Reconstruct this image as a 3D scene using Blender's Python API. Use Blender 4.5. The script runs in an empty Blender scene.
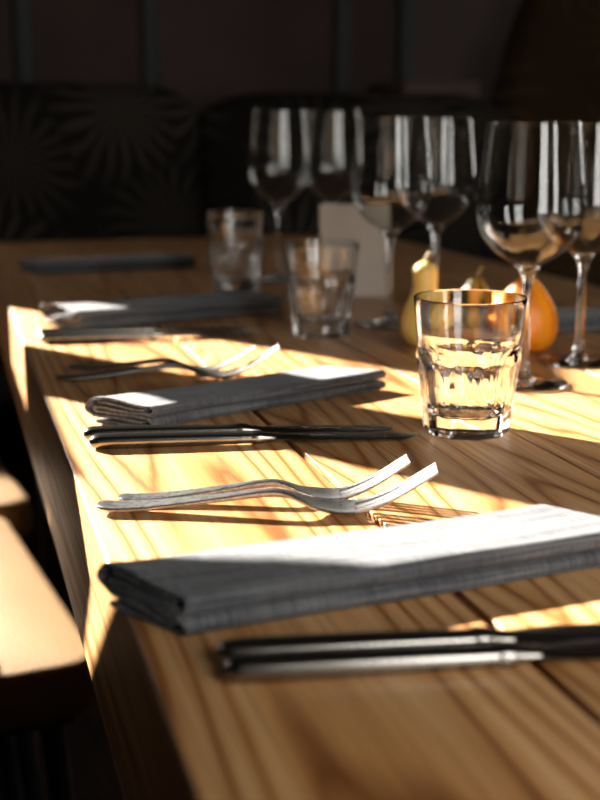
import bpy, bmesh, math, random
from mathutils import Vector, Matrix, noise

random.seed(7)
scene = bpy.context.scene
COL = scene.collection
PI = math.pi
TZ = 0.75                      # table top height

# ------------------------------------------------------------------ camera
FPX = 1200.0                   # focal length in pixels of the 600x800 frame
CAMH = 0.196                   # camera height above the table top
PITCH = math.atan((400 - 131) / FPX)
_c, _s = math.cos(PITCH), math.sin(PITCH)


def _unpitch(px, py):
    x, y, z = px - 300, -(py - 400), FPX
    return (x, z * _c + y * _s, y * _c - z * _s)


_v = _unpitch(-58, 131)        # vanishing point of the table's long edge
YAW = math.atan2(-_v[0], _v[1])
_cy, _sy = math.cos(YAW), math.sin(YAW)


def ray(px, py):
    u = _unpitch(px, py)
    return Vector((u[0] * _cy + u[1] * _sy, -u[0] * _sy + u[1] * _cy, u[2]))


def P(px, py, z=0.0):
    """point at height z above the table top seen at a pixel"""
    d = ray(px, py)
    t = (z - CAMH) / d.z
    return Vector((d.x * t, d.y * t, TZ + z))


def PY(px, py, y):
    d = ray(px, py)
    t = y / d.y
    return Vector((d.x * t, y, TZ + CAMH + d.z * t))


cam_data = bpy.data.cameras.new('camera')
cam = bpy.data.objects.new('camera', cam_data)
COL.objects.link(cam)
cam_data.sensor_fit = 'VERTICAL'
cam_data.sensor_height = 36.0
cam_data.lens = 36.0 * FPX / 800.0
cam.location = (0, 0, TZ + CAMH)
cam.rotation_euler = (PI / 2 - PITCH, 0, -YAW)
cam_data.clip_start = 0.02
cam_data.dof.use_dof = True
cam_data.dof.focus_distance = 0.70
cam_data.dof.aperture_fstop = 6.2
scene.camera = cam

# ------------------------------------------------------------------ light
SUN_AZ = Vector((0.542, -0.840, 0)).normalized()      # travel direction over the ground
SUN_EL = math.radians(26)
w = bpy.data.worlds.new('sky')
scene.world = w
w.use_nodes = True
bg = w.node_tree.nodes['Background']
bg.inputs[0].default_value = (1.0, 0.97, 0.92, 1)
bg.inputs[1].default_value = 9.0

sd = bpy.data.lights.new('sun', 'SUN')
sun = bpy.data.objects.new('sun', sd)
COL.objects.link(sun)
sd.energy = 44.0
sd.angle = math.radians(0.3)
sd.color = (1.0, 0.94, 0.84)
_dir = Vector((SUN_AZ.x * math.cos(SUN_EL), SUN_AZ.y * math.cos(SUN_EL), -math.sin(SUN_EL)))
sun.rotation_euler = _dir.to_track_quat('-Z', 'Y').to_euler()
sun.location = (-3, 6, 4)

vs = scene.view_settings
vs.view_transform = 'Standard'
vs.look = 'None'
vs.gamma = 1.0
vs.use_curve_mapping = False
vs.exposure = 0.0
scene.cycles.max_bounces = 16
scene.cycles.transmission_bounces = 14
scene.cycles.transparent_max_bounces = 24
scene.cycles.glossy_bounces = 6
scene.cycles.diffuse_bounces = 4
scene.cycles.sample_clamp_indirect = 14.0


# ------------------------------------------------------------------ helpers
def link(name, me, mat=None, parent=None):
    o = bpy.data.objects.new(name, me)
    COL.objects.link(o)
    if mat is not None:
        me.materials.append(mat)
    if parent is not None:
        o.parent = parent
    return o


def mesh(name, verts, faces, mat=None, parent=None, smooth=False):
    me = bpy.data.meshes.new(name)
    me.from_pydata([tuple(v) for v in verts], [], faces)
    bm = bmesh.new()
    bm.from_mesh(me)
    bmesh.ops.recalc_face_normals(bm, faces=bm.faces)
    bm.to_mesh(me)
    bm.free()
    if smooth:
        me.polygons.foreach_set('use_smooth', [True] * len(me.polygons))
    return link(name, me, mat, parent)


def smooth_by_angle(me, deg=35):
    me.polygons.foreach_set('use_smooth', [True] * len(me.polygons))
    me.set_sharp_from_angle(angle=math.radians(deg))


def box(name, lo, hi, mat, parent=None, bevel=0.0, seg=2):
    bm = bmesh.new()
    bmesh.ops.create_cube(bm, size=1.0)
    for v in bm.verts:
        v.co = Vector([lo[i] + (v.co[i] + 0.5) * (hi[i] - lo[i]) for i in range(3)])
    if bevel > 0:
        bmesh.ops.bevel(bm, geom=list(bm.edges), offset=bevel, segments=seg, profile=0.5, affect='EDGES')
    me = bpy.data.meshes.new(name)
    bm.to_mesh(me)
    bm.free()
    if bevel > 0:
        smooth_by_angle(me, 40)
    return link(name, me, mat, parent)


def empty(name, loc=(0, 0, 0), rz=0.0, label=None, cat=None, group=None, kind=None):
    o = bpy.data.objects.new(name, None)
    COL.objects.link(o)
    o.location = loc
    o.rotation_euler = (0, 0, rz)
    o.empty_display_size = 0.02
    return tag(o, label, cat, group, kind)


def tag(o, label=None, cat=None, group=None, kind=None):
    for k, v in (('label', label), ('category', cat), ('group', group), ('kind', kind)):
        if v:
            o[k] = v
    return o


def copy_tree(src, parent=None):
    c = src.copy()
    COL.objects.link(c)
    c.parent = parent
    for ch in [o for o in bpy.data.objects if o.parent == src]:
        copy_tree(ch, c)
    return c


def lathe(name, prof, mat, parent=None, n=64, closed=True, rfun=None, angle=40):
    """prof: list of (r, z); rfun(r, z, theta, i) -> r lets the section leave the circle"""
    verts, faces = [], []
    idx = []
    for i, (r, z) in enumerate(prof):
        row = []
        if r < 1e-6:
            verts.append((0, 0, z))
            row = [len(verts) - 1] * n
        else:
            for k in range(n):
                th = 2 * PI * k / n
                rr = rfun(r, z, th, i) if rfun else r
                verts.append((rr * math.cos(th), rr * math.sin(th), z))
                row.append(len(verts) - 1)
        idx.append(row)
    m = len(prof)
    for i in range(m if closed else m - 1):
        a, b = idx[i], idx[(i + 1) % m]
        for k in range(n):
            q = [a[k], a[(k + 1) % n], b[(k + 1) % n], b[k]]
            q2 = []
            for t in q:
                if t not in q2:
                    q2.append(t)
            if len(q2) >= 3:
                faces.append(q2)
    o = mesh(name, verts, faces, mat, parent)
    smooth_by_angle(o.data, angle)
    return o


def sweep(name, stations, mat, parent=None, n=14, power=0.6, cap=True):
    """stations: (s, v, z, width, thickness, cup): rounded-rectangle sections along local x"""
    verts, faces = [], []
    for (s, v, z, wd, th, cup) in stations:
        for k in range(n):
            a = 2 * PI * k / n
            ca, sa = math.cos(a), math.sin(a)
            yy = math.copysign(abs(ca) ** power, ca) * wd / 2
            zz = math.copysign(abs(sa) ** power, sa) * th / 2
            verts.append((s, v + yy, z + zz + cup * (v + yy) ** 2))
    m = len(stations)
    for i in range(m - 1):
        for k in range(n):
            faces.append([i * n + k, i * n + (k + 1) % n, (i + 1) * n + (k + 1) % n, (i + 1) * n + k])
    faces.append(list(range(n - 1, -1, -1)))
    faces.append([(m - 1) * n + k for k in range(n)])
    o = mesh(name, verts, faces, mat, parent)
    smooth_by_angle(o.data, 50)
    return o


def interp(keys, s):
    """smooth interpolation through (s, value) keys"""
    if s <= keys[0][0]:
        return keys[0][1]
    for i in range(len(keys) - 1):
        s0, v0 = keys[i]
        s1, v1 = keys[i + 1]
        if s <= s1:
            t = (s - s0) / (s1 - s0)
            m0 = 0 if i == 0 else (v1 - keys[i - 1][1]) / (s1 - keys[i - 1][0])
            m1 = (v1 - v0) / (s1 - s0) if i + 2 >= len(keys) else (keys[i + 2][1] - v0) / (keys[i + 2][0] - s0)
            if i == 0:
                m0 = (v1 - v0) / (s1 - s0)
            h = s1 - s0
            return ((2 * t ** 3 - 3 * t ** 2 + 1) * v0 + (t ** 3 - 2 * t ** 2 + t) * h * m0
                    + (-2 * t ** 3 + 3 * t ** 2) * v1 + (t ** 3 - t ** 2) * h * m1)
    return keys[-1][1]


# ------------------------------------------------------------------ materials
class NT:
    def __init__(self, name):
        self.m = bpy.data.materials.new(name)
        self.m.use_nodes = True
        self.t = self.m.node_tree
        self.b = self.t.nodes['Principled BSDF']
        self.out = self.t.nodes['Material Output']

    def n(self, typ, **kw):
        nd = self.t.nodes.new(typ)
        for k, v in kw.items():
            if k.startswith('i_'):
                key = k[2:]
                key = int(key) if key.isdigit() else key.replace('_', ' ')
                nd.inputs[key].default_value = v
            else:
                setattr(nd, k, v)
        return nd

    def l(self, a, b):
        self.t.links.new(a, b)

    def math(self, op, a, b=None):
        nd = self.n('ShaderNodeMath', operation=op)
        for i, v in enumerate((a, b)):
            if v is None:
                continue
            if isinstance(v, (int, float)):
                nd.inputs[i].default_value = v
            else:
                self.l(v, nd.inputs[i])
        return nd.outputs[0]

    def ramp(self, fac, stops):
        nd = self.n('ShaderNodeValToRGB')
        e = nd.color_ramp.elements
        while len(e) < len(stops):
            e.new(0.5)
        for i, (p, c) in enumerate(stops):
            e[i].position = p
            e[i].color = c if len(c) == 4 else (*c, 1)
        self.l(fac, nd.inputs[0])
        return nd.outputs[0]


def wood_mat(name, light, mid, dark, rough=0.36, ring=11.0, across=5.5, along=0.55, bump=0.25, spec=0.5):
    a = NT(name)
    tc = a.n('ShaderNodeTexCoord')
    oi = a.n('ShaderNodeObjectInfo')
    off = a.n('ShaderNodeVectorMath', operation='SCALE')
    comb = a.n('ShaderNodeCombineXYZ', i_X=13.1, i_Y=7.7, i_Z=3.3)
    a.l(comb.outputs[0], off.inputs[0])
    a.l(oi.outputs['Random'], off.inputs['Scale'])
    add = a.n('ShaderNodeVectorMath', operation='ADD')
    a.l(tc.outputs['Object'], add.inputs[0])
    a.l(off.outputs[0], add.inputs[1])

    def mapped(sx, sy, sz):
        mp = a.n('ShaderNodeMapping')
        mp.inputs['Scale'].default_value = (sx, sy, sz)
        a.l(add.outputs[0], mp.inputs[0])
        return mp.outputs[0]

    base = a.n('ShaderNodeTexNoise', i_Scale=1.0, i_Detail=1.5, i_Roughness=0.4, i_Distortion=0.15)
    a.l(mapped(across, along, across), base.inputs['Vector'])
    wig = a.n('ShaderNodeTexNoise', i_Scale=1.0, i_Detail=3.0, i_Roughness=0.6)
    a.l(mapped(60, 9, 60), wig.inputs['Vector'])
    v = a.math('ADD', a.math('MULTIPLY', base.outputs[0], ring), a.math('MULTIPLY', wig.outputs[0], 0.28))
    fr = a.math('FRACT', v)
    fine = a.n('ShaderNodeTexNoise', i_Scale=1.0, i_Detail=4.0, i_Roughness=0.65)
    a.l(mapped(420, 7, 420), fine.inputs['Vector'])
    broad = a.n('ShaderNodeTexNoise', i_Scale=1.0, i_Detail=3.0, i_Roughness=0.6)
    a.l(mapped(26, 1.6, 26), broad.inputs['Vector'])
    ringc = a.ramp(fr, [(0.0, dark), (0.14, mid), (0.45, light), (0.85, mid), (1.0, dark)])
    finec = a.ramp(fine.outputs[0], [(0.30, (0.62, 0.52, 0.44)), (0.52, (1, 1, 1)), (0.75, (1.08, 1.05, 1.0))])
    broadc = a.ramp(broad.outputs[0], [(0.30, (0.78, 0.70, 0.62)), (0.60, (1.06, 1.03, 1.0))])
    m1 = a.n('ShaderNodeMix', data_type='RGBA', blend_type='MULTIPLY')
    m1.inputs[0].default_value = 0.85
    a.l(ringc, m1.inputs[6])
    a.l(finec, m1.inputs[7])
    m2 = a.n('ShaderNodeMix', data_type='RGBA', blend_type='MULTIPLY')
    m2.inputs[0].default_value = 0.8
    a.l(m1.outputs[2], m2.inputs[6])
    a.l(broadc, m2.inputs[7])
    a.l(m2.outputs[2], a.b.inputs['Base Color'])
    rr = a.ramp(fine.outputs[0], [(0.3, (rough + 0.12,) * 3), (0.65, (rough - 0.03,) * 3)])
    a.l(rr, a.b.inputs['Roughness'])
    a.b.inputs['Specular IOR Level'].default_value = spec
    bp = a.n('ShaderNodeBump', i_Strength=bump, i_Distance=0.0008)
    hh = a.math('ADD', a.math('MULTIPLY', fine.outputs[0], 0.8), a.math('MULTIPLY', a.math('PINGPONG', v, 0.5), 0.6))
    a.l(hh, bp.inputs['Height'])
    a.l(bp.outputs[0], a.b.inputs['Normal'])
    return a.m


def plain(name, col, rough=0.5, metal=0.0, noise_scale=30.0, var=0.15, bump=0.0, bump_scale=300.0, spec=0.5):
    a = NT(name)
    tc = a.n('ShaderNodeTexCoord')
    nz = a.n('ShaderNodeTexNoise', i_Scale=noise_scale, i_Detail=4.0)
    a.l(tc.outputs['Object'], nz.inputs['Vector'])
    lo = tuple(c * (1 - var) for c in col)
    hi = tuple(min(1, c * (1 + var)) for c in col)
    a.l(a.ramp(nz.outputs[0], [(0.3, lo), (0.7, hi)]), a.b.inputs['Base Color'])
    a.b.inputs['Roughness'].default_value = rough
    a.b.inputs['Metallic'].default_value = metal
    a.b.inputs['Specular IOR Level'].default_value = spec
    if bump > 0:
        nb = a.n('ShaderNodeTexNoise', i_Scale=bump_scale, i_Detail=3.0)
        a.l(tc.outputs['Object'], nb.inputs['Vector'])
        bp = a.n('ShaderNodeBump', i_Strength=bump, i_Distance=0.001)
        a.l(nb.outputs[0], bp.inputs['Height'])
        a.l(bp.outputs[0], a.b.inputs['Normal'])
    return a.m


M_TABLE = wood_mat('oiled_table_wood', (0.62, 0.38, 0.18), (0.52, 0.27, 0.10), (0.23, 0.083, 0.022), ring=32.0, across=9.0, along=0.5)
M_DARKWOOD = wood_mat('dark_wood', (0.10, 0.055, 0.03), (0.07, 0.038, 0.02), (0.035, 0.018, 0.01), rough=0.5)
M_FLOOR = wood_mat('dark_floor_wood', (0.05, 0.03, 0.018), (0.035, 0.02, 0.012), (0.018, 0.01, 0.006), rough=0.55)
M_WALL = plain('dusky_rose_plaster', (0.055, 0.030, 0.026), 0.8, noise_scale=4, var=0.25)
M_WALL2 = plain('dark_plaster', (0.035, 0.028, 0.024), 0.85, noise_scale=4, var=0.2)
M_CEIL = plain('dark_ceiling_paint', (0.05, 0.045, 0.04), 0.9, noise_scale=4)
M_TEAL = plain('dark_teal_paint', (0.004, 0.008, 0.008), 0.6, noise_scale=12)
M_BLACK = plain('black_frame_metal', (0.02, 0.02, 0.022), 0.4, noise_scale=60)
M_CURTAIN = plain('blocker_curtain_cloth', (0.12, 0.09, 0.07), 0.9, noise_scale=60)
M_POT = plain('terracotta', (0.35, 0.15, 0.08), 0.8, noise_scale=25)
M_SOIL = plain('potting_soil', (0.03, 0.02, 0.012), 0.95, noise_scale=120, bump=0.5)
M_LEAF = plain('green_leaf', (0.05, 0.12, 0.03), 0.5, noise_scale=40)
M_CARD = plain('cream_card', (0.50, 0.42, 0.35), 0.75, noise_scale=40, var=0.04)
M_STEM = plain('dry_gourd_stem', (0.20, 0.15, 0.06), 0.8, noise_scale=90)

# tan leather with a pebbled grain
a = NT('tan_leather')
tc = a.n('ShaderNodeTexCoord')
vo = a.n('ShaderNodeTexVoronoi', i_Scale=420.0)
a.l(tc.outputs['Object'], vo.inputs['Vector'])
nz = a.n('ShaderNodeTexNoise', i_Scale=9.0, i_Detail=4.0)
a.l(tc.outputs['Object'], nz.inputs['Vector'])
a.l(a.ramp(nz.outputs[0], [(0.3, (0.19, 0.108, 0.043)), (0.7, (0.225, 0.132, 0.055))]), a.b.inputs['Base Color'])
a.b.inputs['Roughness'].default_value = 0.48
bp = a.n('ShaderNodeBump', i_Strength=0.45, i_Distance=0.0012)
a.l(vo.outputs['Distance'], bp.inputs['Height'])
a.l(bp.outputs[0], a.b.inputs['Normal'])
M_LEATHER = a.m

# steel
def steel(name, base, rough, speck):
    a = NT(name)
    tc = a.n('ShaderNodeTexCoord')
    nz = a.n('ShaderNodeTexNoise', i_Scale=900.0, i_Detail=3.0)
    mp = a.n('ShaderNodeMapping')
    mp.inputs['Scale'].default_value = (0.35, 1, 1)
    a.l(tc.outputs['Object'], mp.inputs[0])
    a.l(mp.outputs[0], nz.inputs['Vector'])
    a.l(a.ramp(nz.outputs[0], [(0.35, tuple(c * (1 - speck) for c in base)), (0.62, base)]), a.b.inputs['Base Color'])
    a.b.inputs['Metallic'].default_value = 1.0
    a.l(a.ramp(nz.outputs[0], [(0.3, (rough + 0.28 * speck,) * 3), (0.7, (rough - 0.11 * speck,) * 3)]), a.b.inputs['Roughness'])
    bp = a.n('ShaderNodeBump', i_Strength=0.15 * speck * 3, i_Distance=0.0003)
    a.l(nz.outputs[0], bp.inputs['Height'])
    a.l(bp.outputs[0], a.b.inputs['Normal'])
    return a.m


M_STEEL = steel('brushed_fork_steel', (0.52, 0.51, 0.50), 0.30, 0.45)
M_KNIFE = steel('polished_knife_steel', (0.30, 0.285, 0.26), 0.22, 0.02)

# napkin cloth: slubby ribs along the napkin's length
a = NT('grey_linen')
tc = a.n('ShaderNodeTexCoord')
mp = a.n('ShaderNodeMapping')
mp.inputs['Scale'].default_value = (14, 520, 520)
a.l(tc.outputs['Object'], mp.inputs[0])
nz = a.n('ShaderNodeTexNoise', i_Scale=1.0, i_Detail=3.0, i_Roughness=0.6)
a.l(mp.outputs[0], nz.inputs['Vector'])
mp2 = a.n('ShaderNodeMapping')
mp2.inputs['Scale'].default_value = (1100, 60, 60)
a.l(tc.outputs['Object'], mp2.inputs[0])
nz2 = a.n('ShaderNodeTexNoise', i_Scale=1.0, i_Detail=2.0)
a.l(mp2.outputs[0], nz2.inputs['Vector'])
mixv = a.math('ADD', a.math('MULTIPLY', nz.outputs[0], 0.65), a.math('MULTIPLY', nz2.outputs[0], 0.35))
a.l(a.ramp(mixv, [(0.38, (0.034, 0.036, 0.042)), (0.485, (0.080, 0.083, 0.091)), (0.60, (0.145, 0.145, 0.15))]), a.b.inputs['Base Color'])
a.b.inputs['Roughness'].default_value = 0.9
a.b.inputs['Specular IOR Level'].default_value = 0.2
a.b.inputs['Sheen Weight'].default_value = 0.15
bp = a.n('ShaderNodeBump', i_Strength=0.5, i_Distance=0.0008)
a.l(mixv, bp.inputs['Height'])
a.l(bp.outputs[0], a.b.inputs['Normal'])
M_NAPKIN = a.m

# glass
a = NT('clear_glass')
a.b.inputs['Base Color'].default_value = (0.985, 0.99, 0.985, 1)
a.b.inputs['Roughness'].default_value = 0.0
a.b.inputs['IOR'].default_value = 1.5
a.b.inputs['Transmission Weight'].default_value = 1.0
M_GLASS = a.m

a = NT('thin_blown_glass')
a.t.nodes.remove(a.b)
tr = a.n('ShaderNodeBsdfTransparent')
tr.inputs[0].default_value = (0.965, 0.97, 0.965, 1)
gl = a.n('ShaderNodeBsdfGlossy', i_Roughness=0.015)
fn = a.n('ShaderNodeFresnel', i_IOR=1.5)
ge = a.n('ShaderNodeNewGeometry')
mr = a.n('ShaderNodeMapRange')                 # inner face of the pane mirrors like its outer face
mr.inputs['To Min'].default_value = 1.5
mr.inputs['To Max'].default_value = 1 / 1.5
a.l(ge.outputs['Backfacing'], mr.inputs['Value'])
a.l(mr.outputs[0], fn.inputs['IOR'])
mx = a.n('ShaderNodeMixShader')
a.l(fn.outputs[0], mx.inputs[0])
a.l(tr.outputs[0], mx.inputs[1])
a.l(gl.outputs[0], mx.inputs[2])
a.l(mx.outputs[0], a.out.inputs[0])
M_THIN = a.m

# gourds
def gourd_mat(name, c1, c2, stripes, rough=0.45):
    a = NT(name)
    tc = a.n('ShaderNodeTexCoord')
    gr = a.n('ShaderNodeTexGradient', gradient_type='RADIAL')
    a.l(tc.outputs['Object'], gr.inputs['Vector'])
    nz = a.n('ShaderNodeTexNoise', i_Scale=45.0, i_Detail=3.0)
    a.l(tc.outputs['Object'], nz.inputs['Vector'])
    v = a.math('ADD', a.math('MULTIPLY', gr.outputs[0], float(stripes)), a.math('MULTIPLY', nz.outputs[0], 0.5))
    pp = a.math('PINGPONG', v, 0.5)
    a.l(a.ramp(pp, [(0.10, c1), (0.35, c2)]), a.b.inputs['Base Color'])
    a.b.inputs['Roughness'].default_value = rough
    return a.m


M_GYEL = gourd_mat('pale_yellow_gourd_skin', (0.62, 0.44, 0.10), (0.72, 0.55, 0.20), 7)
M_GORA = gourd_mat('orange_gourd_skin', (0.80, 0.22, 0.004), (0.88, 0.30, 0.006), 8)
M_GGRN = gourd_mat('striped_green_gourd_skin', (0.03, 0.06, 0.015), (0.45, 0.28, 0.03), 7)

# banquette fabric: fans of palm leaflets in faint brown on black-brown
def palm_mat(name, dark, pale, scale, blades):
    a = NT(name)
    tc = a.n('ShaderNodeTexCoord')
    mp = a.n('ShaderNodeMapping')
    mp.inputs['Scale'].default_value = (scale, 0.0, scale)
    a.l(tc.outputs['Object'], mp.inputs[0])
    vo = a.n('ShaderNodeTexVoronoi', i_Scale=1.0, i_Randomness=0.7)
    a.l(mp.outputs[0], vo.inputs['Vector'])
    sub = a.n('ShaderNodeVectorMath', operation='SUBTRACT')
    a.l(mp.outputs[0], sub.inputs[0])
    a.l(vo.outputs['Position'], sub.inputs[1])
    sep = a.n('ShaderNodeSeparateXYZ')
    a.l(sub.outputs[0], sep.inputs[0])
    ang = a.math('ARCTAN2', sep.outputs[2], sep.outputs[0])
    nz = a.n('ShaderNodeTexNoise', i_Scale=2.5, i_Detail=2.0)
    a.l(mp.outputs[0], nz.inputs['Vector'])
    v = a.math('ADD', a.math('MULTIPLY', ang, blades / 6.2832), a.math('MULTIPLY', nz.outputs[0], 1.6))
    pp = a.math('PINGPONG', v, 0.5)
    fade = a.math('SUBTRACT', 1.0, a.math('MULTIPLY', vo.outputs['Distance'], 1.1))
    k = a.math('MULTIPLY', a.math('MULTIPLY', pp, 2.0), fade)
    a.l(a.ramp(k, [(0.15, dark), (0.75, pale)]), a.b.inputs['Base Color'])
    a.b.inputs['Roughness'].default_value = 0.95
    a.b.inputs['Specular IOR Level'].default_value = 0.1
    return a.m


M_PALM = palm_mat('palm_print_fabric', (0.014, 0.012, 0.010), (0.105, 0.088, 0.072), 3.4, 21)
M_PALM2 = palm_mat('brown_palm_print_fabric', (0.04, 0.024, 0.012), (0.12, 0.075, 0.035), 3.4, 19)

# ------------------------------------------------------------------ room shell
XL, XR, YN, YF, ZC = -0.70, 3.0, -0.42, 3.12, 2.8
WT = 0.03


def struct(o):
    o['kind'] = 'structure'
    return o


struct(box('floor', (XL - 0.1, YN - 0.1, -0.05), (XR + 0.1, YF + 0.1, 0), M_FLOOR))
struct(box('ceiling', (XL - 0.1, YN - 0.1, ZC), (XR + 0.1, YF + 0.1, ZC + 0.05), M_CEIL))
struct(box('wall_far', (XL - 0.1, YF, 0), (XR + 0.1, YF + 0.1, ZC), M_WALL))


def wall_with_openings(name, axis, at, thick, u0, u1, openings, mat):
    """a wall as one mesh of blocks round its window openings: (u0, u1, z0, z1)"""
    us = sorted(openings)
    verts, faces = [], []

    def blk(a0, a1, z0, z1):
        if a1 - a0 < 1e-4 or z1 - z0 < 1e-4:
            return
        b = len(verts)
        lo, hi = min(at, at + thick), max(at, at + thick)
        for (q, r, z) in [(lo, a0, z0), (hi, a0, z0), (hi, a1, z0), (lo, a1, z0), (lo, a0, z1), (hi, a0, z1), (hi, a1, z1), (lo, a1, z1)]:
            verts.append((q, r, z) if axis == 'x' else (r, q, z))
        for f in ([0, 1, 2, 3], [4, 5, 6, 7], [0, 1, 5, 4], [1, 2, 6, 5], [2, 3, 7, 6], [3, 0, 4, 7]):
            faces.append([b + i for i in f])
    cur = u0
    for (a0, a1, z0, z1) in us:
        blk(cur, a0, 0, ZC)
        blk(a0, a1, 0, z0)
        blk(a0, a1, z1, ZC)
        cur = a1
    blk(cur, u1, 0, ZC)
    return struct(mesh(name, verts, faces, mat))


MUL0, MUL1 = 2.09 + 0.047, 2.325            # pier between the two far windows
W_LEFT = [ (1.25, MUL0, 1.28, 1.86), (2.15, MUL1, 1.03, 1.24), (MUL1, 2.90, 1.03, 1.90)]
W_RIGHT = [(2.66, 2.96, 0.9, 2.2)]
W_NEAR = [(0.22, 0.60, 0.79, 1.60), (0.95, 1.25, 0.79, 1.60)]
wall_with_openings('wall_left', 'x', XL, -WT, YN - 0.1, YF + 0.1, W_LEFT, M_WALL2)
wall_with_openings('wall_right', 'x', XR, WT, YN - 0.1, YF + 0.1, W_RIGHT, M_WALL2)
wall_with_openings('wall_near', 'y', YN, -WT, XL, XR, W_NEAR, M_WALL2)

wn = 0
for axis, at, lst in (('x', XL - WT, W_LEFT), ('x', XR, W_RIGHT), ('y', YN - WT, W_NEAR)):
    for (a0, a1, z0, z1) in lst:
        wn += 1
        f = 0.018
        framed = not (axis == 'x' and at < 0 and a0 > 2.1)     # the last two form one stepped opening
        fr = None
        vb, fb = [], []
        def ring(u0, u1, v0, v1):
            b = len(vb)
            for (u, v) in ((u0, v0), (u1, v0), (u1, v1), (u0, v1), (u0 + f, v0 + f), (u1 - f, v0 + f), (u1 - f, v1 - f), (u0 + f, v1 - f)):
                for d in (0.0, WT):
                    vb.append((at + d, u, v) if axis == 'x' else (u, at + d, v))
            for i in range(4):
                j = (i + 1) % 4
                for (p, q, r, s) in (((i, 0), (j, 0), (j + 4, 0), (i + 4, 0)), ((i, 1), (j, 1), (j + 4, 1), (i + 4, 1)),
                                     ((i, 0), (j, 0), (j, 1), (i, 1)), ((i + 4, 0), (j + 4, 0), (j + 4, 1), (i + 4, 1))):
                    fb.append([b + 2 * t[0] + t[1] for t in (p, q, r, s)])
        if framed:
            ring(a0 - f, a1 + f, z0 - f, z1 + f)
            struct(mesh('window_%d' % wn, vb, fb, M_TEAL))
        pl = bpy.data.lights.new('window_portal', 'AREA')
        pl.shape = 'RECTANGLE'
        pl.size, pl.size_y = (a1 - a0), (z1 - z0)
        pl.cycles.is_portal = True
        po = bpy.data.objects.new('window_portal', pl)
        COL.objects.link(po)
        cx = (a0 + a1) / 2
        if axis == 'x':
            po.location = (at + WT / 2, cx, (z0 + z1) / 2)
            d = Vector((1, 0, 0)) if at < 0 else Vector((-1, 0, 0))
        else:
            po.location = (cx, at + WT / 2, (z0 + z1) / 2)
            d = Vector((0, 1, 0))
        po.rotation_euler = d.to_track_quat('-Z', 'Z').to_euler()

struct(box('window_%d' % (wn + 1), (XL - WT, MUL1, 1.24), (XL - 0.001, 2.90, 1.372), M_TEAL))      # transom bar, unseen, added to shade the lower table side
# unseen curtains added at the two far windows, edges cut to shape the sun patches
def blocker_curtain(name, edge_keys, y_fixed, z0, z1, side, label):
    verts, faces = [], []
    nz_, ny = 40, 36
    for i in range(nz_ + 1):
        z = z0 + (z1 - z0) * i / nz_
        e = interp(edge_keys, z)
        for j in range(ny + 1):
            y = y_fixed + (e - y_fixed) * j / ny
            verts.append((XL + 0.045 + 0.007 * math.sin(j * 2 * PI / 5.0), y, z))
    for i in range(nz_):
        for j in range(ny):
            q = i * (ny + 1) + j
            faces.append([q, q + 1, q + ny + 2, q + ny + 1])
    o = mesh(name, verts, faces, M_CURTAIN, smooth=True)
    md = o.modifiers.new('thick', 'SOLIDIFY')
    md.thickness = 0.004
    return tag(o, label, 'blocker_curtain')


blocker_curtain('blocker_curtain', [(1.25, 1.77), (1.29, 1.725), (1.377, 1.61), (1.395, 1.585), (1.49, 1.70), (1.52, 1.73), (1.574, 1.80), (1.78, 2.01), (2.2, 2.06)],
        1.20, 1.27, 2.24, 1, 'unseen heavy brown drape added at the window to shape the sun on the table')
blocker_curtain('blocker_curtain', [(1.30, 2.50), (1.60, 2.50), (1.73, 2.50), (1.76, 2.60), (1.80, 2.80), (1.90, 2.84), (2.24, 2.88)], 3.06, 1.30, 2.24, -1,
        'unseen short brown drape added at the far window to edge the sun patch')
# unseen blocks added outside those windows to cut sky light; sun passes between
M_BLOCKER = plain('dark_blocker', (0.05, 0.045, 0.04), 0.9, noise_scale=3)
struct(box('blocker_wall_left', (-2.6, 0.2, -0.2), (-1.55, 2.86, 4.6), M_BLOCKER, bevel=0.01))
struct(box('blocker_wall_right', (-1.5, 4.38, -0.2), (-0.85, 7.5, 4.6), M_BLOCKER, bevel=0.01))
struct(box('blocker_wall_end', (-12.0, 10.0, -0.2), (-2.0, 11.0, 5.3), M_BLOCKER, bevel=0.01))
struct(box('blocker_slab', (-1.54, 2.87, 2.78), (-0.86, 4.37, 2.88), M_BLOCKER, bevel=0.01))

# unseen planter box added on the sill, outline cut to shade the table side
pot = empty('blocker_planter', (XL - WT / 2, 1.97, 1.28), 0, 'unseen tapered terracotta planter box added on the sill to shade the table side', 'planter box')
vv = []
for (y, z) in ((0.0, 0.0), (0.10, 0.0), (0.14, 0.150), (0.14, 0.160), (-0.10, 0.160), (-0.14, 0.140), (-0.072, 0.068)):
    vv += [(-0.014, y, z), (0.014, y, z)]
mesh('box_body', vv, [list(range(0, 14, 2)), list(range(1, 14, 2))] + [[2 * k, 2 * k + 1, (2 * k + 3) % 14, (2 * k + 2) % 14] for k in range(7)], M_POT, pot)
box('soil', (-0.012, -0.09, 0.1595), (0.012, 0.13, 0.163), M_SOIL, pot, 0.001)

# ------------------------------------------------------------------ far background
# teal mouldings on the far wall
for k, (px, wpx) in enumerate(((24, 16), (150, 16), (340, 14), (404, 16))):
    c = PY(px, 60, YF - 0.01)
    struct(box('trim_%d' % (k + 1), (c.x - wpx * 0.0013, YF - 0.035, 0.4), (c.x + wpx * 0.0013, YF, 2.4), M_TEAL, bevel=0.004))

YB = 2.62


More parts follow.
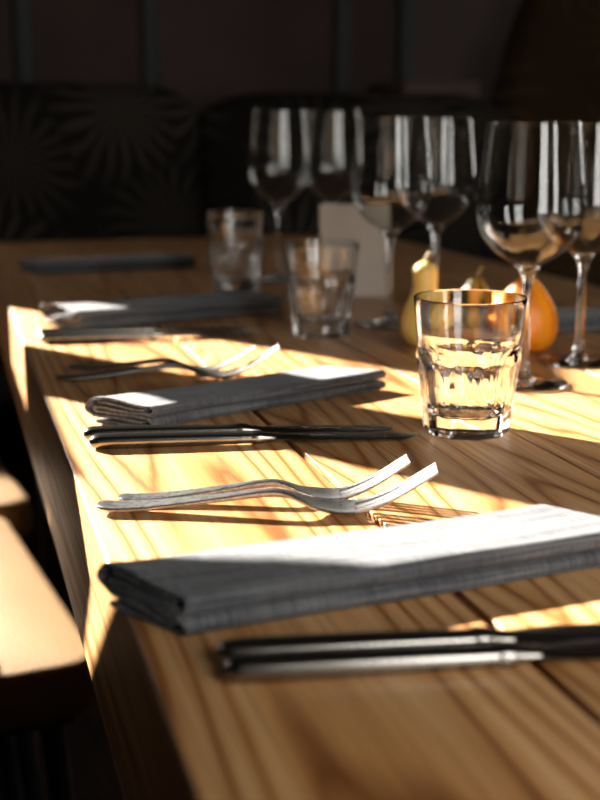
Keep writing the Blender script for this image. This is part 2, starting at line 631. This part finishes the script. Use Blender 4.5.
def banquette(name, x0, x1, ztop, mat, label, round_top=0.06, yb=YB, rcol=0.05):
    e = empty(name, ((x0 + x1) / 2, yb, 0), 0, label, 'banquette')
    hw = (x1 - x0) / 2
    # upholstered back, front face bulging towards the table
    verts, faces = [], []
    nu, nv = 26, 18
    zb = 0.46
    for side in (0, 1):
        for i in range(nv + 1):
            v = i / nv
            for j in range(nu + 1):
                u = -1 + 2 * j / nu
                z = zb + (ztop - zb) * v
                bulge = 0.05 * (1 - abs(u) ** 6) * (1 - (2 * v - 1) ** 6)
                drop = rcol * max(0, abs(u) - 0.6) ** 2 / 0.16 * v
                y = (-bulge if side == 0 else 0.10) + 0.06 * v
                verts.append((u * hw, y, z - drop))
    W_ = nu + 1
    N_ = W_ * (nv + 1)
    for i in range(nv):
        for j in range(nu):
            q = i * W_ + j
            faces.append([q, q + 1, q + W_ + 1, q + W_])
            faces.append([N_ + q, N_ + q + W_, N_ + q + W_ + 1, N_ + q + 1])
    for j in range(nu):
        faces.append([j, N_ + j, N_ + j + 1, j + 1])
        t = nv * W_ + j
        faces.append([t, t + 1, N_ + t + 1, N_ + t])
    for i in range(nv):
        q = i * W_
        faces.append([q, q + W_, N_ + q + W_, N_ + q])
        q = i * W_ + nu
        faces.append([q, N_ + q, N_ + q + W_, q + W_])
    o = mesh('backrest', verts, faces, mat, e)
    smooth_by_angle(o.data, 60)
    box('seat', (-hw, -0.42, 0.34), (hw, 0.0, 0.47), mat, e, 0.03, 4)
    box('plinth', (-hw + 0.02, -0.38, 0.0), (hw - 0.02, 0.08, 0.345), M_DARKWOOD, e, 0.004)
    return e


xa = PY(-70, 90, YB).x
xb = PY(206, 90, YB).x
xc = PY(525, 90, YB).x
banquette('banquette', xa, xb - 0.006, 1.045, M_PALM, 'dark palm leaf print banquette behind the far left end of the table')
banquette('banquette', xb + 0.006, xc - 0.006, 1.03, M_PALM, 'dark palm leaf print banquette behind the middle wine glasses')
banquette('banquette', xc + 0.006, xc + 0.80, 1.36, M_PALM2, 'tall brown upholstered banquette at the top right of the photo', rcol=0.34, yb=2.66)
# pale cushion-like ledge seen between the middle banquette and the wall
c = PY(440, 92, 2.86)
struct(box('trim_5', (c.x - 0.10, 2.84, 1.0), (c.x + 0.10, YF - 0.04, 1.065), plain('dusky_pink_ledge', (0.12, 0.065, 0.05), 0.7), bevel=0.006))

# ------------------------------------------------------------------ table
TX0, TX1, TY0, TY1 = 0.0613, 0.80, -0.25, 2.24
table = empty('dining_table', ((TX0 + TX1) / 2, (TY0 + TY1) / 2, 0), 0,
              'long dining table of thick golden brown wooden planks', 'table')
tcx, tcy = (TX0 + TX1) / 2, (TY0 + TY1) / 2
seams = [TX0, 0.2035, 0.3537, 0.5045, 0.655, TX1]
GAP = 0.0016
for i in range(5):
    a0 = seams[i] + (0 if i == 0 else GAP)
    a1 = seams[i + 1] - (0 if i == 4 else GAP)
    th = 0.104 if i in (0, 4) else 0.045
    o = box('plank', (-(a1 - a0) / 2, TY0 - tcy, -th), ((a1 - a0) / 2, TY1 - tcy, 0), M_TABLE, table, 0.0022 if i == 0 else 0.0007, 3)
    o.location = ((a0 + a1) / 2 - tcx, 0, TZ - (0.0004 if i in (2,) else 0))
for sx in (-1, 1):
    for yy in (TY0 + 0.25, TY1 - 0.25):
        x = 0.27 * sx
        box('leg', (x - 0.04, yy - tcy - 0.04, 0), (x + 0.04, yy - tcy + 0.04, TZ - 0.10), M_DARKWOOD, table, 0.004)
for yy in (TY0 + 0.25, TY1 - 0.25):
    box('crossbar', (-0.26, yy - tcy - 0.03, TZ - 0.10), (0.26, yy - tcy + 0.03, TZ - 0.0455), M_DARKWOOD, table, 0.003)


# ------------------------------------------------------------------ chairs
def rounded_outline(hw, hh, r, n=6):
    pts = []
    for cx, cy, a0 in ((hw - r, hh - r, 0), (-hw + r, hh - r, 90), (-hw + r, -hh + r, 180), (hw - r, -hh + r, 270)):
        for k in range(n + 1):
            t = math.radians(a0 + 90 * k / n)
            pts.append((cx + r * math.cos(t), cy + r * math.sin(t)))
    return pts


def cushion(name, hw, hh, r, z0, z1, e, mat, parent, dome=0.0):
    """rounded pad: outline extruded with soft edges"""
    lv = [(z0, -e), (z0 + e * 0.3, -e * 0.3), (z0 + e, 0), (z1 - e, 0), (z1 - e * 0.55, -e * 0.12), (z1 - e * 0.2, -e * 0.42), (z1, -e), (z1 + dome * 0.5, -hw * 0.35), (z1 + dome, -hw * 0.7)]
    verts, faces = [], []
    base = rounded_outline(hw, hh, r)
    n = len(base)
    for z, d in lv:
        for (x, y) in base:
            sx = (hw + d) / hw
            sy = (hh + d) / hh
            verts.append((x * sx, y * sy, z))
    for i in range(len(lv) - 1):
        for k in range(n):
            faces.append([i * n + k, i * n + (k + 1) % n, (i + 1) * n + (k + 1) % n, (i + 1) * n + k])
    faces.append(list(range(n)))
    faces.append([(len(lv) - 1) * n + k for k in range(n)])
    o = mesh(name, verts, faces, mat, parent)
    smooth_by_angle(o.data, 60)
    return o


def tube(name, pts, r, mat, parent, n=10):
    verts, faces = [], []
    pts = [Vector(p) for p in pts]
    for i, p in enumerate(pts):
        t = (pts[min(i + 1, len(pts) - 1)] - pts[max(i - 1, 0)]).normalized()
        s = t.cross(Vector((0.3, 0.9, 0.2))).normalized()
        u = t.cross(s)
        for k in range(n):
            a_ = 2 * PI * k / n
            verts.append(p + (s * math.cos(a_) + u * math.sin(a_)) * r)
    for i in range(len(pts) - 1):
        for k in range(n):
            faces.append([i * n + k, i * n + (k + 1) % n, (i + 1) * n + (k + 1) % n, (i + 1) * n + k])
    faces.append(list(range(n)))
    faces.append([(len(pts) - 1) * n + k for k in range(n)])
    o = mesh(name, verts, faces, mat, parent)
    smooth_by_angle(o.data, 50)
    return o


def make_chair():
    e = empty('dining_chair')
    cushion('seat', 0.205, 0.245, 0.030, 0.415, 0.470, 0.013, M_LEATHER, e, 0.004)
    fr = rounded_outline(0.19, 0.20, 0.03)
    box('seat_frame', (-0.185, -0.195, 0.385), (0.185, 0.195, 0.4145), M_BLACK, e, 0.006)
    for sx in (-1, 1):
        for sy in (-1, 1):
            tube('leg', [(0.165 * sx, 0.175 * sy, 0.386), (0.175 * sx, 0.185 * sy, 0.2), (0.19 * sx, 0.195 * sy, 0.0)], 0.012, M_BLACK, e)
    for sy in (-1, 1):
        tube('back_post', [(-0.18, 0.15 * sy, 0.40), (-0.20, 0.15 * sy, 0.52), (-0.222, 0.15 * sy, 0.66), (-0.232, 0.15 * sy, 0.76)], 0.010, M_BLACK, e)
    b = cushion('backrest', 0.085, 0.20, 0.05, -0.015, 0.018, 0.012, M_LEATHER, e)
    b.location = (-0.210, 0, 0.705)
    b.rotation_euler = (0, math.radians(83), 0)
    return e


chair = make_chair()
spots = [((-0.120, 1.250), 8, 'tan leather chair in full sun beside the lit table edge'),
         ((-0.148, 1.765), 8, 'tan leather chair partly lit, second from the nearest visible one')]
for i, ((x, y), ang, lab) in enumerate(spots):
    c = chair if i == 0 else copy_tree(chair)
    c.location = (x, y, 0)
    c.rotation_euler = (0, 0, math.radians(ang))
    tag(c, lab, 'chair', 'chairs along the left side of the table')


# ------------------------------------------------------------------ cutlery
def make_fork(L=0.186):
    e = empty('fork')
    k = L / 0.186
    zk = [(0.0, 0.0040), (0.010, 0.0030), (0.030, 0.0040), (0.070, 0.0088), (0.094, 0.0118), (0.106, 0.0108), (0.120, 0.0050), (0.133, 0.0018), (0.145, 0.0030), (0.162, 0.0105), (0.186, 0.0262)]
    wk = [(0.0, 0.0090), (0.003, 0.0135), (0.010, 0.0160), (0.040, 0.0125), (0.080, 0.0075), (0.098, 0.0065), (0.106, 0.0085), (0.116, 0.0165), (0.126, 0.0225), (0.136, 0.0236), (0.142, 0.0234)]
    tk = [(0.0, 0.0020), (0.004, 0.0030), (0.06, 0.0034), (0.098, 0.0042), (0.112, 0.0028), (0.13, 0.0022), (0.145, 0.0022)]
    ck = [(0.0, 0.0), (0.098, 0.0), (0.115, 8.0), (0.13, 20.0), (0.145, 16.0), (0.165, 8.0), (0.186, 4.0)]
    st = []
    n = 60
    for i in range(n + 1):
        s = 0.142 * i / n
        st.append((s * k, 0, interp(zk, s) * k + 0.0006, interp(wk, s) * k, interp(tk, s), interp(ck, s)))
    sweep('handle', st, M_STEEL, e, 18, 0.55)
    for q in range(4):
        st = []
        for i in range(25):
            s = 0.139 + (0.186 - 0.139) * i / 24
            spread = 0.0060 - 0.0005 * i / 24
            wd = 0.0041 - 0.0005 * i / 24
            if i >= 23:
                wd *= 0.9
            st.append((s * k, (q - 1.5) * spread * k, interp(zk, s) * k + 0.0006, wd * k, 0.0022 - 0.0003 * i / 24, interp(ck, s)))
        sweep('tine', st, M_STEEL, e, 10, 0.6)
    return e


def make_knife(L=0.212):
    e = empty('knife')
    k = L / 0.212
    hs = 0.104
    st = []
    wk = [(0.0, 0.0060), (0.002, 0.0098), (0.006, 0.0118), (0.03, 0.0118), (0.07, 0.0108), (0.095, 0.0100), (0.104, 0.0095)]
    tk = [(0.0, 0.0050), (0.002, 0.0078), (0.006, 0.0094), (0.03, 0.0094), (0.07, 0.0084), (0.104, 0.0070)]
    for i in range(41):
        s = hs * (i / 40) ** 1.4
        st.append((s * k, 0, 0.0048, interp(wk, s), interp(tk, s), 0))
    sweep('handle', st, M_KNIFE, e, 20, 0.8)
    ck = [(0.102, 0.0105, 0.0082), (0.105, 0.0112, 0.0086), (0.108, 0.0106, 0.0080), (0.112, 0.0090, 0.0056), (0.118, 0.0095, 0.0040)]
    sweep('collar', [(s * k, 0, 0.0048, a_, b_, 0) for s, a_, b_ in ck], M_KNIFE, e, 20, 0.8)
    st = []
    for i in range(41):
        s = 0.1165 + (0.212 - 0.1165) * i / 40
        t = i / 40
        wd = 0.0095 + 0.0085 * min(1, t * 4) ** 0.7
        tip = max(0.0, (t - 0.80) / 0.20)
        wd2 = wd * math.sqrt(max(0.003, 1 - tip ** 2))
        st.append((s * k, (wd - wd2) * 0.35 + 0.0015 * min(1, t * 4), 0.0048 - 0.0018 * t, wd2, 0.0034 - 0.0022 * min(1, t * 3) - 0.0003 * t, 0))
    sweep('blade', st, M_KNIFE, e, 12, 0.9)
    return e


def lay(obj, pa, pb, label, cat, group, dz=0.0):
    """put a piece of cutlery with its handle end at pa, pointing to pb"""
    d = pb - pa
    obj.location = (pa.x, pa.y, TZ + dz)
    obj.rotation_euler = (0, 0, math.atan2(d.y, d.x))
    tag(obj, label, cat, group)
    return obj


forkA, forkB = make_fork(0.177), make_fork(0.156)
FG, KG = 'forks laid in pairs on the table', 'knives laid in pairs on the table'
# nearest pair of forks: in full sun
lay(forkA, P(98, 507, .003), P(436, 467, .0265), 'larger and nearer steel fork of the sunlit pair, tines over the near napkin', 'fork', FG)
lay(forkB, P(119, 499, .003), P(410, 457, .0240), 'smaller steel fork just behind the nearest sunlit fork', 'fork', FG)
# second pair, behind the middle napkin
f3, f4 = copy_tree(forkA), copy_tree(forkB)
lay(f3, P(58, 378, .003), P(300, 346, .0265), 'longer blurred steel fork of the shaded pair behind the middle napkin', 'fork', FG)
lay(f4, P(70, 367, .003), P(262, 346.5, .0240), 'shorter blurred steel fork of the shaded pair behind the middle napkin', 'fork', FG)

kA, kB = make_knife(0.212), make_knife(0.205)
lay(kA, P(224, 672, .004), P(600, 651, .004), 'nearest steel table knife with thick rounded handle, frontmost of its pair', 'knife', KG)
lay(kB, P(217, 655, .004), P(600, 634, .004), 'steel table knife between the nearest knife and the near napkin', 'knife', KG)
k3, k4 = copy_tree(kA), copy_tree(kB)
lay(k3, P(90, 443, .004), P(392, 435, .004), 'front steel knife of the sunlit pair along the middle napkin', 'knife', KG)
lay(k4, P(84, 435, .004), P(408, 427, .004), 'back steel knife of the sunlit pair, touching the middle napkin side', 'knife', KG)
k5, k6 = copy_tree(kA), copy_tree(kB)
lay(k5, P(40, 339, .004), P(240, 333, .004), 'front blurred knife of the pair before the third napkin, its end glinting', 'knife', KG)
lay(k6, P(38, 334, .004), P(240, 328, .004), 'back blurred knife of the pair before the third napkin', 'knife', KG)


# ------------------------------------------------------------------ napkins
def resample(path, n):
    L = [0]
    for i in range(1, len(path)):
        L.append(L[-1] + math.hypot(path[i][0] - path[i - 1][0], path[i][1] - path[i - 1][1]))
    out = []
    for k in range(n):
        t = L[-1] * k / (n - 1)
        i = 0
        while i < len(L) - 2 and L[i + 1] < t:
            i += 1
        f = (t - L[i]) / max(1e-9, L[i + 1] - L[i])
        out.append((path[i][0] + (path[i + 1][0] - path[i][0]) * f, path[i][1] + (path[i + 1][1] - path[i][1]) * f))
    return out


def arc(cx, cz, r, a0, a1, n=10):
    return [(cx + r * math.cos(math.radians(a0 + (a1 - a0) * k / n)), cz + r * math.sin(math.radians(a0 + (a1 - a0) * k / n))) for k in range(n + 1)]


def make_napkin(L, W, skewL, skewR, seed, T=0.0185, puff=1.0):
    """folded cloth: a ribbon section with two folded rolls along the near edge"""
    mm = 0.001
    Wm = W * 1000
    Tm = T * 1000
    r = (Tm - 2.6) / 4 - 0.55
    zb = 1.25
    c1 = zb + r
    c2 = c1 + 2 * r + 2.4
    zt = c2 + r
    path = [(Wm - 5, zb)] + arc(r + 1, c1, r, 270, 90) + [(Wm - 7, c1 + r)] + arc(Wm - 6, c1 + r + 1.2, 1.2, 270, 450, 8) + arc(r + 1, c2, r, 270, 90) + [(Wm - 5, zt - 0.3)] + \
        arc(Wm - 5, (zt + c1) / 2, (zt - c1) / 2 - 0.2, 90, -90, 12) + [(9, c1)]
    path2 = [(8, c2)] + [(Wm - 9, c2)]
    th0 = 1.15
    verts, faces = [], []
    nu = 56
    for (pth, npt) in ((path, 170), (path2, 24)):
        pts = resample(pth, npt)
        # normals
        nrm = []
        for i in range(npt):
            p0, p1 = pts[max(0, i - 1)], pts[min(npt - 1, i + 1)]
            dx, dz = p1[0] - p0[0], p1[1] - p0[1]
            l = math.hypot(dx, dz) or 1
            nrm.append((-dz / l, dx / l))
        base = len(verts)
        ring = 2 * npt
        for j in range(nu + 1):
            t = (j / nu) ** 1.5 if j < nu else 1.0
            u = L * t
            hem = 1.0 + 0.45 * max(0.0, min(1.0, (0.008 - u) / 0.002)) + 0.3 * max(0.0, min(1.0, (u - L + 0.008) / 0.002))
            end = math.exp(-u / 0.028) * puff
            loop = []
            for sgn in (1, -1):
                order = range(npt) if sgn == 1 else range(npt - 1, -1, -1)
                for i in order:
                    v, z = pts[i]
                    tt = th0 * 0.5 * hem * sgn
                    v2 = v + nrm[i][0] * tt
                    z2 = z + nrm[i][1] * tt
                    vf = v2 / Wm
                    lay_w = math.sin(v2 * 0.16 + seed + z * 0.5) * 0.6 * end * min(1, max(0, (z2 - 2) / 6)) * max(0, 1 - (2 * vf - 1) ** 4)
                    und = noise.noise((u * 14 + seed, v2 * 0.028, seed * 3.1 + z * 0.04)) * 1.1 * min(1, z2 / Tm)
                    open_ = end * 2.2 * (z2 / Tm) * math.exp(-((vf - 0.75) / 0.35) ** 2)
                    z3 = max(0.45, z2 + lay_w + und + open_)
                    wav = noise.noise((u * 18, seed * 2.3 + z * 0.06, 1.7)) * 1.1
                    uu = u + vf * W * (skewL * (1 - t) + skewR * t) + end * 0.0012 * math.sin(z2 * 0.4 + v2 * 0.1 + seed)
                    loop.append((uu, (v2 + wav) * mm, z3 * mm))
            verts.extend(loop)
        for j in range(nu):
            for k in range(ring):
                q0 = base + j * ring
                faces.append([q0 + k, q0 + (k + 1) % ring, q0 + ring + (k + 1) % ring, q0 + ring + k])
        for j in (0, nu):
            q0 = base + j * ring
            for k in range(npt - 1):
                faces.append([q0 + k, q0 + k + 1, q0 + ring - 2 - k, q0 + ring - 1 - k])
    o = mesh('napkin', verts, faces, M_NAPKIN)
    smooth_by_angle(o.data, 60)
    return o


def place_napkin(o, p, ang, label):
    o.location = (p.x, p.y, TZ)
    o.rotation_euler = (0, 0, math.radians(ang))
    return tag(o, label, 'napkin', 'folded grey napkins')


place_napkin(make_napkin(0.224, 0.052, -0.40, -0.55, 1.0), P(186, 641), 6.5,
             'nearest grey cloth napkin, folded thick, its dark end overhanging the table edge')
place_napkin(make_napkin(0.209, 0.048, -0.50, -0.60, 2.3, 0.0165), P(154, 430), 21.5,
             'folded grey cloth napkin between the sunlit knives and the tumbler, right end sunlit')
place_napkin(make_napkin(0.235, 0.066, -0.25, -0.2, 4.1, 0.020, 1.4), P(80, 331), 15,
             'blurred grey napkin with only its left end in white sunlight')
place_napkin(make_napkin(0.235, 0.066, -0.15, -0.1, 5.6, 0.0165), P(35, 275), 6,
             'dark blurred napkin in deep shade at the far left of the table')
place_napkin(make_napkin(0.20, 0.066, 0.1, 0.1, 7.2, 0.0165), P(556, 334), -4,
             'dark grey napkin behind the wine glass at the right edge of the photo')


# ------------------------------------------------------------------ glasses
NF = 10


def make_tumbler():
    H, RB, RR = 0.0905, 0.0272, 0.0372

    def rad(z):
        return RB + (RR - RB) * (z / H) ** 1.05
    prof = [(0.0, 0.0015), (RB * 0.55, 0.0012), (RB * 0.80, 0.0), (RB * 0.95, 0.0), (RB * 1.0, 0.0012)]
    zs = [0.004, 0.010, 0.018, 0.026, 0.034, 0.041, 0.045, 0.048, 0.0505, 0.053, 0.056, 0.062, 0.072, 0.082, 0.0885]
    for z in zs:
        prof.append((rad(z), z))
    prof += [(RR - 0.0003, 0.0900), (RR - 0.0010, 0.0905), (RR - 0.0018, 0.0900)]
    for z, t in ((0.082, 0.0021), (0.070, 0.0021), (0.060, 0.0023), (0.054, 0.0030), (0.050, 0.0036), (0.045, 0.0042), (0.035, 0.0044), (0.025, 0.0046), (0.018, 0.0052), (0.0145, 0.0075), (0.0125, 0.012)):
        prof.append((rad(z) - t, z))
    prof.append((0.0, 0.0115))
    n_out = 5 + len(zs) + 3

    def rfun(r, z, th, i):
        per = 2 * PI / NF
        ph = (th % per) - per / 2
        poly = 1 - 0.055 * (1 - (abs(ph) / (per / 2)) ** 1.7)   # hollowed facet
        if 3 <= i < n_out:
            top = 0.0505 - 0.0075 * (abs(ph) / (per / 2)) ** 2    # facets end in arches
            k = 1.0 if z < top - 0.002 else max(0.0, 1 - (z - (top - 0.002)) / 0.003)
            swell = 1.0 + 0.025 * math.exp(-((z - 0.052) / 0.004) ** 2)
            base = r * (1 + 0.045 * (1 if z < 0.05 else max(0, 1 - (z - 0.05) / 0.006)))
            return base * swell * (k * poly + (1 - k))
        if i >= n_out and 0.013 < z < 0.050:               # shallow flutes inside
            return r * (1 - 0.006 * (abs(ph) / (per / 2)) ** 2)
        return r
    return lathe('tumbler', prof, M_GLASS, None, 160, closed=False, rfun=rfun, angle=28)


tum = make_tumbler()
TG = 'faceted water tumblers'
for i, (px, py, rz, lab) in enumerate(((466, 431, 9, 'clear faceted glass tumbler in sharp focus beside the sunlit napkin'),
                                       (321, 334, 3, 'blurred clear faceted tumbler in front of the beige card'),
                                       (236, 290, 15, 'very blurred tumbler furthest back in the shade'))):
    o = tum if i == 0 else tum.copy()
    if i:
        COL.objects.link(o)
    p = P(px, py)
    o.location = (p.x, p.y, TZ + 0.0002)
    o.rotation_euler = (0, 0, math.radians(rz))
    o.scale = (1, 1, (1.0, 1.0, 1.08)[i])
    tag(o, lab, 'glass', TG)


def make_wineglass():
    e = empty('wine_glass')
    Hh = 0.2025
    outk = [(0.0915, 0.0040), (0.0945, 0.0110), (0.100, 0.0205), (0.108, 0.0300), (0.118, 0.0372), (0.130, 0.0408), (0.140, 0.0412), (0.155, 0.0402), (0.175, 0.0382), (0.2025, 0.0352)]
    prof = []
    n = 34
    for i in range(n + 1):
        t = i / n
        z = 0.0915 + (Hh - 0.0915) * t ** 1.35
        prof.append((interp(outk, z), z))
    inn = []
    for (r, z) in prof[::-1]:
        f = min(1.0, (z - 0.0915) / 0.03)
        inn.append((max(0.0, r - 0.0011 - (1 - f) * 0.0008), max(z, 0.0950) if z < 0.0950 else z))
    prof += [(prof[-1][0] - 0.0003, Hh + 0.0004)] + inn[:-2]
    prof.append((0.0, 0.0948))
    lathe('bowl', [(0.0, 0.0912)] + prof, M_THIN, e, 72, closed=False, angle=60)
    st = [(0.0, 0.0045), (0.0085, 0.0046), (0.0060, 0.0080), (0.0042, 0.0150), (0.0036, 0.030), (0.0034, 0.055), (0.0036, 0.075), (0.0048, 0.085), (0.0080, 0.0905), (0.0105, 0.0934), (0.0, 0.0936)]
    lathe('stem', st, M_GLASS, e, 32, closed=False, angle=60)
    ft = [(0.0, 0.0), (0.030, 0.0), (0.0345, 0.0006), (0.0350, 0.0014), (0.0345, 0.0021), (0.026, 0.0029), (0.015, 0.0042), (0.0075, 0.0056), (0.0, 0.0058)]
    lathe('foot', ft, M_GLASS, e, 64, closed=False, angle=60)
    return e


wg = make_wineglass()
WG = 'stemmed wine glasses'
for i, (px, py, lab) in enumerate(((523, 384, 'clear wine glass in front of the orange gourd, just behind the sharp tumbler'),
                                   (578, 362, 'wine glass cut by the right edge of the photo'),
                                   (389, 325, 'blurred wine glass overlapping the right side of the beige card'),
                                   (434, 314, 'blurred wine glass standing behind the yellow gourd'),
                                   (279, 281, 'very blurred wine glass furthest left, behind two tumblers'),
                                   (332, 277, 'very blurred wine glass partly hidden by the beige card'))):
    c = wg if i == 0 else copy_tree(wg)
    p = P(px, py)
    c.location = (p.x, p.y, TZ + 0.0002)
    c.rotation_euler = (0, 0, i * 0.7)
    c.scale = (1, 1, (1.0, 1.0, 1.035, 1.035, 1.10, 1.10)[i])      # the further glasses are a little taller
    tag(c, lab, 'wine glass', WG)

# ------------------------------------------------------------------ menu card
c = P(357, 296)
card = empty('menu_card', (c.x, c.y + 0.012, TZ), math.radians(-9), 'blank beige folded tent card standing behind the middle glasses', 'card')
hw, hh, dd = 0.043, 0.110, 0.022
for nm, s in (('front_leaf', -1), ('back_leaf', 1)):
    t = 0.0006
    vv = []
    for (x, z) in ((-hw, 0), (hw, 0), (hw, hh), (-hw, hh)):
        y = s * dd * (1 - z / hh)
        vv += [(x, y + s * 0.0001, z), (x, y + s * (t + 0.0001), z)]
    mesh(nm, vv, [[0, 2, 4, 6], [1, 3, 5, 7], [0, 1, 3, 2], [2, 3, 5, 4], [4, 5, 7, 6], [6, 7, 1, 0]], M_CARD, card)


# ------------------------------------------------------------------ gourds
def gourd(name, px, py, prof, mat, stem, label, lobes=8, depth=0.03, rz=0.0):
    p = P(px, py)
    e = empty(name, (p.x, p.y, TZ), rz, label, 'gourd', 'ornamental gourds')

    def rf(r, z, th, i):
        return r * (1 - depth * abs(math.sin(th * lobes / 2)) ** 3 * 1.0) if r > 0.003 else r
    dense = []
    zs = [q[1] for q in prof]
    for i in range(len(prof) - 1):
        for k in range(4):
            t = k / 4
            # catmull-rom through the profile
            p0 = prof[max(0, i - 1)]
            p1, p2 = prof[i], prof[i + 1]
            p3 = prof[min(len(prof) - 1, i + 2)]
            pt = []
            for d in (0, 1):
                pt.append(0.5 * (2 * p1[d] + (p2[d] - p0[d]) * t + (2 * p0[d] - 5 * p1[d] + 4 * p2[d] - p3[d]) * t * t + (3 * p1[d] - p0[d] - 3 * p2[d] + p3[d]) * t ** 3))
            dense.append((max(0.0, pt[0]), pt[1]))
    dense.append(prof[-1])
    m = min(z for r, z in dense)
    dense = [(r, z - m) for r, z in dense]
    lathe('body', dense, mat, e, 64, closed=False, rfun=rf, angle=80)
    z0 = prof[-1][1] - m - 0.002
    tube('stem', [(0, 0, z0), (stem * 0.15, 0, z0 + stem * 0.5), (stem * 0.45, 0.0, z0 + stem)], 0.0028, M_STEM, e, 8)
    return e


gourd('gourd', 424, 346, [(0, 0.0), (0.013, 0.001), (0.0215, 0.010), (0.0235, 0.022), (0.0205, 0.035), (0.0145, 0.046), (0.0115, 0.056), (0.0118, 0.066), (0.0105, 0.074), (0.005, 0.0785), (0, 0.079)],
      M_GYEL, 0.010, 'pale yellow bottle-necked gourd seen left of the sharp tumbler', 7, 0.02)
gourd('gourd', 524, 350, [(0, 0.0), (0.018, 0.001), (0.0275, 0.012), (0.0295, 0.026), (0.0265, 0.040), (0.0200, 0.052), (0.0130, 0.061), (0.007, 0.0665), (0, 0.068)],
      M_GORA, 0.008, 'bright orange teardrop gourd behind the wine glass stem', 9, 0.025)
gourd('gourd', 474, 340, [(0, 0.0), (0.015, 0.001), (0.0235, 0.011), (0.0250, 0.024), (0.0215, 0.037), (0.0140, 0.048), (0.0085, 0.056), (0.005, 0.060), (0, 0.061)],
      M_GGRN, 0.012, 'dark green striped gourd behind the rim of the sharp tumbler', 8, 0.04)
